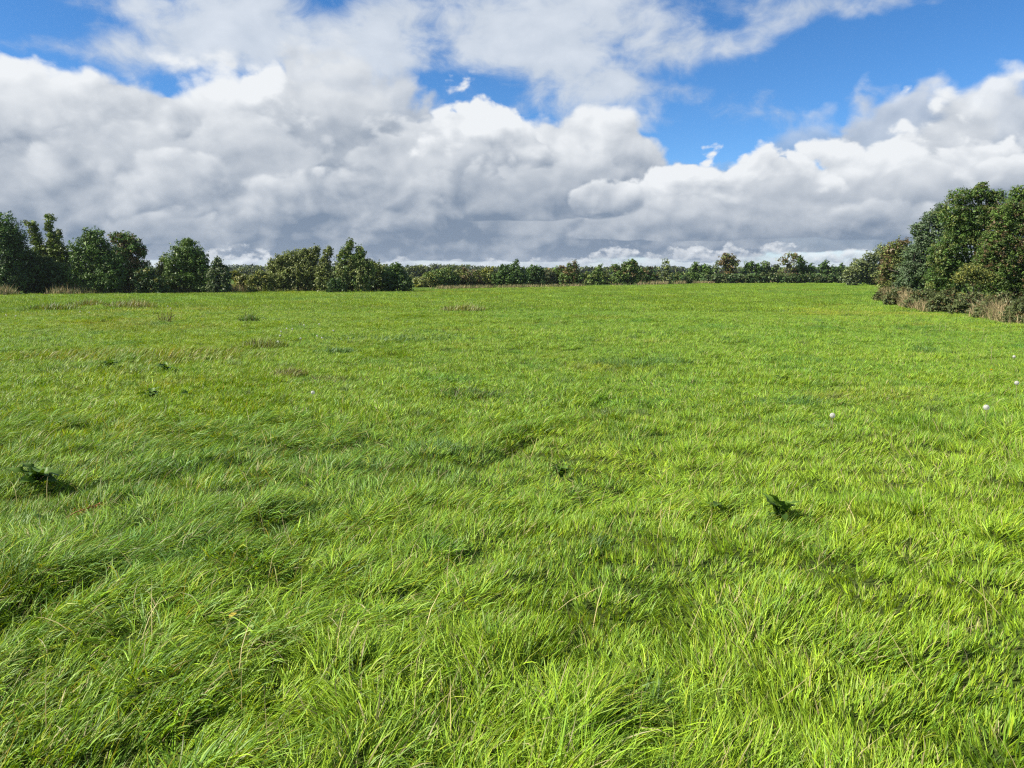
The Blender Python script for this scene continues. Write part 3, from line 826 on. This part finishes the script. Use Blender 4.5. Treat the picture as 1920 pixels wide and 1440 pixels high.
tree('hedge_tree', 'pointed dark tree left of the sloping grey hedge bush', 124, [(1549, 494, 7, 7), (1545, 503, 13, 10), (1562, 507, 14, 9), (1580, 510, 12, 9), (1578, 499, 4, 6)], 'dark', 1555, 'mid', .35, G_F)
# hedge on the right, far to near
tree('hedge_bush', 'pale grey green sloping bush at the far end of the right hedge', 96, [(1610, 500, 18, 16), (1632, 490, 18, 18), (1655, 476, 18, 18), (1600, 512, 20, 14), (1640, 508, 28, 18), (1675, 490, 20, 30), (1690, 505, 24, 26)], 'grey', 1635, 'willow', .5, G_R, cat='bush', clump=.8)
tree('hedge_bush', 'russet brown bush in the right hedge behind the glossy tree', 62, [(1672, 472, 16, 20), (1690, 465, 16, 20), (1665, 500, 18, 22), (1690, 500, 22, 28), (1710, 480, 16, 24)], 'olive', 1685, 'rust', .35, G_R, cat='bush')
tree('glossy_tree', 'tree with glossy silvery green leaves in the right hedge', 42, [(1722, 432, 16, 18), (1745, 412, 18, 20), (1765, 395, 16, 16), (1735, 450, 26, 26), (1715, 475, 22, 22), (1712, 508, 26, 22), (1745, 490, 30, 28), (1740, 520, 34, 16), (1770, 430, 24, 30), (1775, 500, 28, 30), (1700, 530, 22, 14)], 'ash', 1732, 'dark', .15, G_R, pale=.11, clump=.7, bare=6)
tree('hedge_tree', 'tall dark leafy tree with spiky twigs topping the right hedge', 38, [(1800, 372, 26, 20), (1835, 365, 22, 18), (1842, 350, 12, 10), (1788, 405, 34, 26), (1830, 405, 34, 30), (1800, 450, 40, 34), (1770, 480, 30, 34), (1815, 500, 40, 34), (1865, 372, 20, 18), (1850, 440, 34, 36), (1855, 400, 26, 28), (1850, 500, 34, 36), (1812, 425, 30, 30)], 'green', 1808, 'olive', .30, G_R, clump=.6, bare=10)
tree('hawthorn_tree', 'reddish brown hawthorn leaning out on the far right', 33, [(1880, 410, 26, 28), (1905, 430, 30, 34), (1868, 455, 30, 32), (1900, 480, 36, 34), (1868, 508, 34, 26), (1935, 460, 36, 40), (1925, 515, 40, 22), (1895, 395, 24, 22), (1850, 480, 22, 30), (1925, 400, 26, 26)], 'mid', 1895, 'rust', .24, G_R, clump=.6, bare=8)
tree('hedge_tree', 'bright green tree top at the right edge above the hawthorn', 37, [(1912, 362, 22, 16), (1940, 370, 30, 24), (1900, 382, 20, 16), (1930, 410, 40, 30), (1985, 420, 50, 60), (1985, 500, 50, 40)], 'green', 1940, 'ivy', .5, G_R, clump=.6)
tree('hedge_bush', 'yellow green leafy bough low in the right hedge under the hawthorn', 31, [(1822, 508, 22, 16), (1802, 522, 18, 14), (1845, 520, 24, 16)], 'olive', 1825, 'yellow', .4, G_R, cat='bush', clump=.6)

# brambles at the foot of the right hedge
br = [(1660, 24, .9, .2, 'bramble bush at the left tip of the bramble bank'), (1690, 34, 1.15, .15, 'bramble bush below the glossy tree'),
      (1733, 36, 1.15, .1, 'bramble bush below the tall spiky tree'), (1775, 38, 1.2, .12, 'bramble bush in the middle of the bramble bank'),
      (1822, 42, 1.15, .1, 'bramble bush left of the pale straw tuft'), (1876, 46, 1.25, .1, 'dense bramble bush right of the pale straw tuft'),
      (1936, 52, 1.3, .12, 'nearest bramble bush at the right edge of the picture')]
for (cx, rx, hm, am, lab) in br:
    by = float(np.interp(cx, EDGE_X, EDGE_Y)); Y = CAM_Z * F / (by - HORIZON) + 1.3
    ry = .86 * hm * F / Y * .5; cy = by - ry * .85
    tree('bramble_bush', lab, Y, [(cx, cy, rx, ry), (cx - rx * .6, cy + ry * .3, rx * .5, ry * .65), (cx + rx * .6, cy + ry * .1, rx * .5, ry * .8), (cx + rx * .2, cy - ry * .8, rx * .35, ry * .35), (cx - rx * .3, cy - ry * .5, rx * .35, ry * .4)], 'bramble', cx, 'brown', am, 'brambles under the right hedge', skirt=False, cat='bramble', clump=.55, leaf=.02 + .0008 * Y, dens=4.2, depth=.8, trunk=.02, tri=True)

# the clipped hedge in front of the far trees
def clipped_hedge():
    a, b = frame_point(1318, HORIZON, 112), frame_point(1668, HORIZON, 112)
    o = empty('clipped_hedge', (a.x, a.y, 0), 'long low clipped dark green hedge along the far right edge', 'hedge')
    P = Parts(); n = 46; L = []
    for i in range(n):
        f = (i + .5) / n
        L.append((((b.x - a.x) * f, rng.uniform(-.3, .3), .62 + rng.uniform(-.06, .1)), (b.x - a.x) / n * .9, .6, .72 + .12 * vnoise(f * 30, 0, 3, 5)))
    foliage(P, L, .17, 5.0, 'bramble', 'dark', .55, tri=True, clump=.9)
    P.build('foliage', MAT_LEAF, o, smooth=False)
clipped_hedge()


# the wooded rise beyond the fields
def distant_wood():
    P = Parts(); L = []
    for px in np.arange(-500, 2500, 7.0):
        Y = 420 + 60 * float(vnoise(px, 0, 300, 3))
        top = 501.5 - 4.5 * max(0.0, float(vnoise(px, 0, 190, 11))) - 3.0 * math.exp(-((px - 470) / 60) ** 2) - 3.0 * math.exp(-((px - 830) / 70) ** 2)
        top += rng.uniform(-1.5, 1.5)
        c = frame_point(px, top + 7, Y)
        L.append((tuple(c), rng.uniform(1.6, 3.2), 2.5, 7 * Y / F))
    foliage(P, L, .75, 3.4, 'far', 'olive', .3, tri=True)
    o = P.build('distant_wood', MAT_LEAF, smooth=False)
    tag(o, 'far wooded rise on the skyline beyond the hedges', 'wood', kind='stuff')
distant_wood()


# dry grass at the foot of the hedges
def dry_grass():
    P = Parts()
    def strip(px0, px1, n, off0, off1, h0, h1, wid, straw):
        px = rng.uniform(px0, px1, n)
        py = np.interp(px, EDGE_X, EDGE_Y)
        Y = CAM_Z * F / (py - HORIZON) + rng.uniform(off0, off1, n)
        X = (px - 960) / F * Y
        keep = vnoise(X, Y, 2.2, 91) + rng.normal(0, .22, n) > -.02
        X, Y = X[keep], Y[keep]; n = len(X)
        c = np.array(TINTS['straw']) * np.exp(rng.normal(0, .25, (n, 1)))
        g = rng.random(n)[:, None] > straw
        c = np.where(g, np.array([.10, .13, .035]) * np.exp(rng.normal(0, .25, (n, 1))), c)
        P.add(*blades(X, Y, gz(X, Y), rng.uniform(0, 6.28, n), rng.uniform(h0, h1, n), np.abs(rng.normal(.1, .25, n)), rng.normal(.8, .5, n), np.full(n, wid), c, 2))
    strip(-150, 430, 9000, -.4, 1.8, .15, .65, .032, .40)
    strip(430, 640, 6000, -.6, 1.8, .2, .75, .032, .6)
    strip(640, 1180, 8000, -.8, 1.5, .15, .48, .04, .5)
    strip(1180, 1300, 2500, -1.0, 1.5, .3, .7, .05, .6)
    strip(1300, 1640, 6000, -1.2, .6, .25, .55, .05, .75)
    strip(1648, 2000, 14000, -1.0, .9, .12, .6, .014, .65)
    strip(1790, 1880, 3500, -.2, 1.0, .4, .9, .014, .9)
    strip(1650, 1700, 2000, .2, 1.4, .4, 1.0, .02, .8)
    strip(-150, 640, 5000, .2, 2.2, .4, 1.0, .03, .5)
    o = P.build('dry_grass', MAT_DRY, smooth=False)
    tag(o, 'straw-coloured dry grass along the foot of the hedges', 'dry grass', kind='stuff')
dry_grass()


# ---------------------------------------------------------------- the moist air over the fields
def build_air():
    s, z0, z1 = 4200.0, -9.0, 32.0
    v = [(x, y, z) for z in (z0, z1) for x, y in ((-s, -s), (s, -s), (s, s), (-s, s))]
    q = [(3, 2, 1, 0), (4, 5, 6, 7), (0, 1, 5, 4), (1, 2, 6, 5), (2, 3, 7, 6), (3, 0, 4, 7)]
    m, N = material('thin haze')
    p = N.new('ShaderNodeVolumePrincipled')
    p.inputs['Color'].default_value = (.80, .88, 1.0, 1); p.inputs['Density'].default_value = .00012; p.inputs['Anisotropy'].default_value = .2
    o = N.new('ShaderNodeOutputMaterial'); N.put(o.inputs['Volume'], p.outputs[0])
    a = mesh_obj('haze', v, q, None, m, smooth=False)
    tag(a, 'thin bluish haze over the fields', 'haze', kind='stuff')
build_air()

# ---------------------------------------------------------------- tussocks, weeds and flowers in the field
def field_spot(px, py):
    X, Y, Z = ground_at(px, py)
    return X, Y, float(gz(X, Y))


def tussock(label, px, py, r, h, n, tints, flat=.35, wid=.008, group='grass tussocks in the field', name='grass_tussock', seg=3, lay=None, ell=1.0):
    """a tuft of taller or different grass; tints is a list of (weight, colour)"""
    X, Y, Z = field_spot(px, py)
    a = rng.uniform(0, 6.283, n); d = r * rng.random(n) ** .62 * .95
    x, y = d * np.cos(a) * ell, d * np.sin(a)
    ph = np.arctan2(y + .6 * r, x + .5 * r) + rng.normal(0, .95, n) if lay is None else rng.normal(lay, .6, n)
    hh = h * (.72 if name == 'grass_tussock' else 1.0) * rng.uniform(.45, 1.25, n) * (1.1 - .5 * (d / r) ** 2)
    w = np.array([t[0] for t in tints], float); k = rng.choice(len(tints), n, p=w / w.sum())
    c = np.array([t[1] for t in tints])[k] * np.exp(rng.normal(0, .2, (n, 1)))
    l0 = np.abs(rng.normal(.1, .2, n)) + .5 * flat * d / r
    l1 = np.clip(.5 + 1.6 * flat + rng.normal(0, .35, n), 0, 2)
    z = gz(X + x, Y + y) - Z
    v, q, t, cc = blades(x, y, z - .01, ph, hh, l0, l1, wid * rng.uniform(.6, 1.3, n), c, seg, rng.normal(0, .3, n), z + .004)
    o = mesh_obj(name, v, q if len(q) else None, t, MAT_GRASS, tint=cc)
    o.location = (X, Y, Z)
    return tag(o, label, 'grass tussock', group)


DK, BG, OL, BR, ST, LG = (.082, .160, .022), (.085, .165, .042), (.160, .205, .036), (.125, .105, .042), (.29, .27, .11), (.20, .32, .03)
tussock('long dark grass tuft with a broad-leaved patch at the left of the field', 185, 700, .8, .30, 900, [(3, DK), (1, LG), (1, OL)], .45, .014, ell=1.5)
tussock('tousled pale-tipped grass mound behind the dark tuft on the left', 320, 672, 1.3, .34, 1500, [(3, OL), (1, ST), (1, LG)], .5, .013, ell=1.7, lay=.2)
tussock('tousled pale grass mound left of the other pale mound', 130, 668, 1.0, .30, 900, [(3, OL), (1, ST), (1, DK)], .5, .013, ell=1.6, lay=.2)
tussock('smooth bluish green grass patch left of centre', 735, 640, 1.3, .20, 1700, [(4, BG), (1, DK)], .55, .014, ell=1.8)
tussock('small bluish green patch beside the larger bluish patch', 632, 663, .5, .20, 800, [(4, BG), (1, DK)], .55, .014)
tussock('rounded dark green tussock right of centre in the middle field', 1205, 683, .75, .24, 900, [(4, DK), (1, BG)], .5, .013, ell=1.4)
tussock('small dark tussock below the right bramble bank', 1740, 664, .45, .24, 500, [(4, DK), (1, BG)], .45, .013)
tussock('brownish flattened tussock left of centre', 622, 718, .55, .20, 700, [(2, DK), (2, BR), (1, OL)], .6, .012, ell=1.5)
tussock('reddish brown tuft left of the brownish flattened tussock', 538, 705, .30, .24, 620, [(2, BR), (2, OL)], .4, .011)
tussock('tall upright olive tuft near the cluster of white flowers', 493, 652, .55, .34, 500, [(3, OL), (1, DK), (1, BR)], .15, .012)
tussock('stand of dead brown stems near the left trees', 247, 577, 1.1, .42, 620, [(2, BR), (1, ST), (3, OL)], .2, .026, 'rough stands near the far edge', 'dead_stem_clump', 2)
tussock('rough olive stand by the far left edge of the field', 100, 580, 1.1, .34, 520, [(3, DK), (2, OL), (1, BR)], .2, .032, 'rough stands near the far edge', 'grass_stand', 2)
tussock('small olive stand between the two left rough stands', 165, 573, .9, .34, 420, [(2, OL), (1, BR), (1, DK)], .2, .032, 'rough stands near the far edge', 'grass_stand', 2)
tussock('single dark brown dead stalk clump in the left far field', 310, 604, .25, .5, 60, [(3, BR), (1, DK)], .05, .018, 'rough stands near the far edge', 'dead_stem_clump', 2)
tussock('dark weed clump in the far field left of the white flowers', 466, 604, .3, .36, 180, [(3, DK), (1, BR)], .2, .022, 'rough stands near the far edge', 'grass_stand', 2)
tussock('pale straw coloured patch in the far field near the centre', 868, 582, 1.0, .32, 620, [(3, OL), (2, ST)], .3, .032, 'rough stands near the far edge', 'grass_stand', 2)
tussock('dark hollow tuft right of centre on the wheel line', 1130, 782, .34, .22, 800, [(4, DK), (1, BR)], .6, .010, ell=1.5)
tussock('dark tuft on the wheel line left of the other dark hollow tuft', 882, 742, .40, .22, 700, [(3, DK), (1, BR)], .6, .011, ell=1.5)
tussock('dark green arching clump in front of the centre', 1112, 1050, .15, .18, 260, [(4, DK), (1, BG)], .65, .0075, lay=.3)
tussock('pale bluish tuft right of the middle field', 1478, 762, .40, .20, 600, [(3, BG), (1, LG)], .4, .010, ell=1.4)
tussock('glossy dark green clump arching over at the bottom of the picture', 1215, 1352, .16, .24, 260, [(2, DK), (2, LG)], .7, .0085)
tussock('dark bluish tuft in front of the left centre', 820, 850, .26, .19, 420, [(3, DK), (2, BG)], .5, .009, ell=1.4)
tussock('shaggy dark tuft at the left in front of the pale mounds', 40, 905, .30, .26, 500, [(3, DK), (1, LG)], .4, .009)
tussock('upright dark tuft at the lower left edge', 20, 1130, .16, .24, 380, [(3, DK), (1, OL)], .2, .0075)
tussock('yellowish dry tuft in front left of the centre', 490, 968, .20, .20, 380, [(2, OL), (1, ST), (1, LG)], .35, .008)


def leaf_mesh(name, L, W, droop, wave, tint):
    """one broad dock leaf along +x, folded at the midrib, drooping at the tip"""
    ns = 8; v = []; q = []
    for i in range(ns + 1):
        t = i / ns
        w = W * .5 * (math.sin(math.pi * min(1, t * .9 + .1)) ** .8) * (1 if t < 1 else 0)
        th = droop * t ** 1.3
        x = L * (math.sin(droop * t) / max(droop, .01)) * .98; z = L * (1 - math.cos(droop * t)) / max(droop, .01) * -1
        wz = wave * math.sin(t * 17) * w
        for s in (-1, -.5, 0, .5, 1):
            v.append((x, s * w, z + abs(s) * w * .35 + wz * abs(s) * (1 if s > 0 else -1)))
    for i in range(ns):
        for j in range(4):
            a = i * 5 + j; q.append((a, a + 1, a + 6, a + 5))
    c = np.tile(np.array(tint), (len(v), 1))
    c = c * (1 + .12 * rng.normal(size=(len(v), 1)))
    me = mesh_obj(name, v, q, None, MAT_WEED, tint=np.clip(c, .005, 1), link=False)
    return me.data


DOCK = [leaf_mesh('leaf', .20, .085, 1.2, .5, (.080, .145, .020)), leaf_mesh('leaf', .16, .075, 1.6, .6, (.052, .105, .020)), leaf_mesh('leaf', .23, .09, .9, .45, (.105, .185, .024))]
STEM_GREEN = (.16, .20, .05)


def dock(label, px, py, leaves, size=1.0, stalk=None, group='dock plants in the grass', lift=(.5, 1.2)):
    X, Y, Z = field_spot(px, py)
    o = empty('dock_plant', (X, Y, Z), label, 'dock plant', group)
    for i in range(leaves):
        m = mesh_obj('leaf', None, parent=o, me=DOCK[i % 3])
        m.location = (0, 0, rng.uniform(.05, .11) * size)
        m.rotation_euler = (rng.normal(0, .35), -rng.uniform(*lift), 6.283 * (i + rng.uniform(-.3, .3)) / leaves)
        s = .9 * size * rng.uniform(.6, 1.15); m.scale = (s, s, s)
    if stalk:
        h, col, lean = stalk
        P = Parts()
        bend = np.array([math.sin(lean), .25 * math.sin(lean), math.cos(lean)])
        P.tube([bend * 0, bend * h * .5 + [0, 0, .02], bend * h], [.005, .004, .0015], 6, np.array(col) * .7)
        for k in range(150):
            f = rng.uniform(.3, 1.0); c = bend * h * f; r = .022 * (1.15 - f)
            p = c + rng.normal(0, 1, 3) * r; s = .0075
            u = rng.normal(size=(3, 3)); u /= np.linalg.norm(u, axis=1)[:, None]
            P.add(p + u * s, None, [(0, 1, 2)], np.array(col) * rng.uniform(.6, 1.3))
        P.build('seed_stalk', MAT_WEED, o, smooth=False)
    return o


dock('dark green dock plant with upright leaves right of centre', 1462, 985, 13, .95, lift=(.8, 1.4))
dock('small dark dock plant near the middle of the picture', 1052, 898, 11, .85, lift=(.7, 1.35))
dock('dock plant with pale crumpled leaves in the left middle field', 284, 748, 11, 1.0)
dock('tiny dock plant right of the crumpled one', 352, 744, 4, .7)
dock('spreading dock plant at the left edge in the grass', 72, 925, 14, 1.1, lift=(.5, 1.2))
dock('dock plant with a greenish seed stalk right of centre', 1345, 965, 4, .7, (.34, (.26, .30, .05), .05))
dock('dock with a rust coloured seed stalk leaning low at the left', 92, 990, 3, .6, (.34, (.32, .13, .03), 1.15))
dock('dark broad-leaved dock in the left tuft', 205, 695, 9, 1.15, lift=(.6, 1.25))
dock('small dock at the right of the left tuft', 312, 703, 6, 1.1)
dock('small leafy dock just below the far dandelions on the right', 1462, 722, 5, .8)


def pappus_material():
    m, N = material('dandelion down')
    d = N.new('ShaderNodeBsdfDiffuse'); d.inputs[0].default_value = (.66, .65, .60, 1)
    t = N.new('ShaderNodeBsdfTranslucent'); t.inputs[0].default_value = (.66, .65, .60, 1)
    x = N.new('ShaderNodeMixShader'); x.inputs[0].default_value = .45
    N.put(x.inputs[1], d.outputs[0]); N.put(x.inputs[2], t.outputs[0])
    o = N.new('ShaderNodeOutputMaterial'); N.put(o.inputs[0], x.outputs[0])
    return m


MAT_DOWN = pappus_material()


def stem_mesh(h, lean, col):
    P = Parts()
    P.tube([(0, 0, -.02), (lean * .3, 0, h * .5), (lean, 0, h)], [.0032, .0028, .0022], 6, np.array(col))
    return P


def dandelion(label, px, py, h, r=.027, lean=.02, group='dandelion clocks in the grass', bald=False, yellow=False, cat='dandelion'):
    """px, py: where its foot stands"""
    X, Y, Z = field_spot(px, py)
    o = empty('dandelion', (X, Y, Z), label, cat, group)
    stem_mesh(h, lean, (.34, .30, .16) if bald else (.24, .22, .09)).build('stem', MAT_WEED, o)
    P = Parts(); c = np.array([lean, 0, h])
    if yellow:
        for k in range(60):
            a = rng.uniform(0, 6.283); t = rng.uniform(.2, 1.2)
            d = np.array([math.cos(a) * math.sin(t), math.sin(a) * math.sin(t), math.cos(t)]); s = np.array([-math.sin(a), math.cos(a), 0]) * .0035
            P.add([c - s, c + s, c + d * .02 + s, c + d * .02 - s], [(0, 1, 2, 3)], None, (.75, .52, .02))
        P.build('flower_head', MAT_WEED, o, smooth=False)
        return o
    n = 8 if bald else 150
    for k in range(n):                                           # each seed: a fine stalk with a little star of down
        f = (k + .5) / n; z = 1 - 2 * f; a = k * 2.39996
        d = np.array([math.cos(a) * math.sqrt(1 - z * z), math.sin(a) * math.sqrt(1 - z * z), z])
        e1 = np.cross(d, [.3, .5, .8]); e1 /= np.linalg.norm(e1); e2 = np.cross(d, e1)
        tip = c + d * r * rng.uniform(.85, 1.0); s = r * .16
        P.add([c, tip - e1 * .0006, tip + e1 * .0006], None, [(0, 1, 2)])
        P.add([tip - e1 * s, tip - e2 * s, tip + e1 * s, tip + e2 * s], [(0, 1, 2, 3)], None)
    P.build('seed_head', MAT_DOWN, o, smooth=False)
    Q = Parts(); Q.tube([c - [0, 0, .008], c, c + [0, 0, .005]], [.004, .007, .004], 8, (.20, .17, .10)); Q.build('core', MAT_WEED, o)
    return o


dandelion('large white dandelion clock standing tall on the right', 1846, 822, .285, .029, -.01)
dandelion('white dandelion clock with a dark centre right of centre', 1560, 826, .25, .027, -.01)
dandelion('white dandelion clock at the right edge of the picture', 1903, 770, .26, .026, -.01)
dandelion('lone white dandelion clock left of centre', 586, 760, .18, .024, .01)
dandelion('small yellow dandelion flower below the far white clocks on the right', 1854, 716, .12, yellow=True)
for (px, py, h, lab) in ((1761, 626, .24, 'leftmost pale bald dandelion stalk near the brambles'), (1771, 627, .26, 'second pale bald stalk near the brambles'),
                         (1842, 640, .27, 'tall pale bald stalk below the right brambles'), (1847, 648, .19, 'shorter pale stalk touching the tall bald stalk'),
                         (1878, 645, .17, 'pale bald stalk nearest the right edge'), (1858, 682, .26, 'curved pale bald stalk standing by itself on the right')):
    dandelion(lab, px, py, h, .022, rng.uniform(-.03, .03), 'bald dandelion stalks', bald=True)
dandelion('tiny white clock near the curved bald stalk', 1898, 683, .12, .026)
for (px, py) in ((526, 633), (527, 640), (537, 628), (548, 629), (563, 648), (520, 655), (598, 616), (572, 618), (594, 641), (604, 644), (624, 632)):
    dandelion('tiny white dandelion head in the flower cluster left of centre', px, py, .15, .021, rng.uniform(-.03, .03), 'white flower cluster left of centre')
for (px, py) in ((168, 592), (151, 590), (12, 597), (30, 598), (315, 580), (320, 586)):
    dandelion('tiny white dandelion head in the grass near the left trees', px, py, .15, .024, 0, 'white flowers near the left trees')

X, Y, Z = field_spot(440, 1212)
o = mesh_obj('fallen_leaf', [(-.018, -.007, 0), (0, -.011, .005), (.019, -.001, .0), (0, .010, .006), (-.017, .007, .003), (0, 0, .001)], None, [(0, 1, 5), (1, 2, 5), (2, 3, 5), (3, 4, 5), (4, 0, 5)], MAT_WEED, tint=np.tile([.50, .40, .06], (6, 1)))
o.location = (X, Y, Z + .10); o.rotation_euler = (.3, -.2, .7)
tag(o, 'small yellow leaf lying on the grass at the lower left', 'leaf')
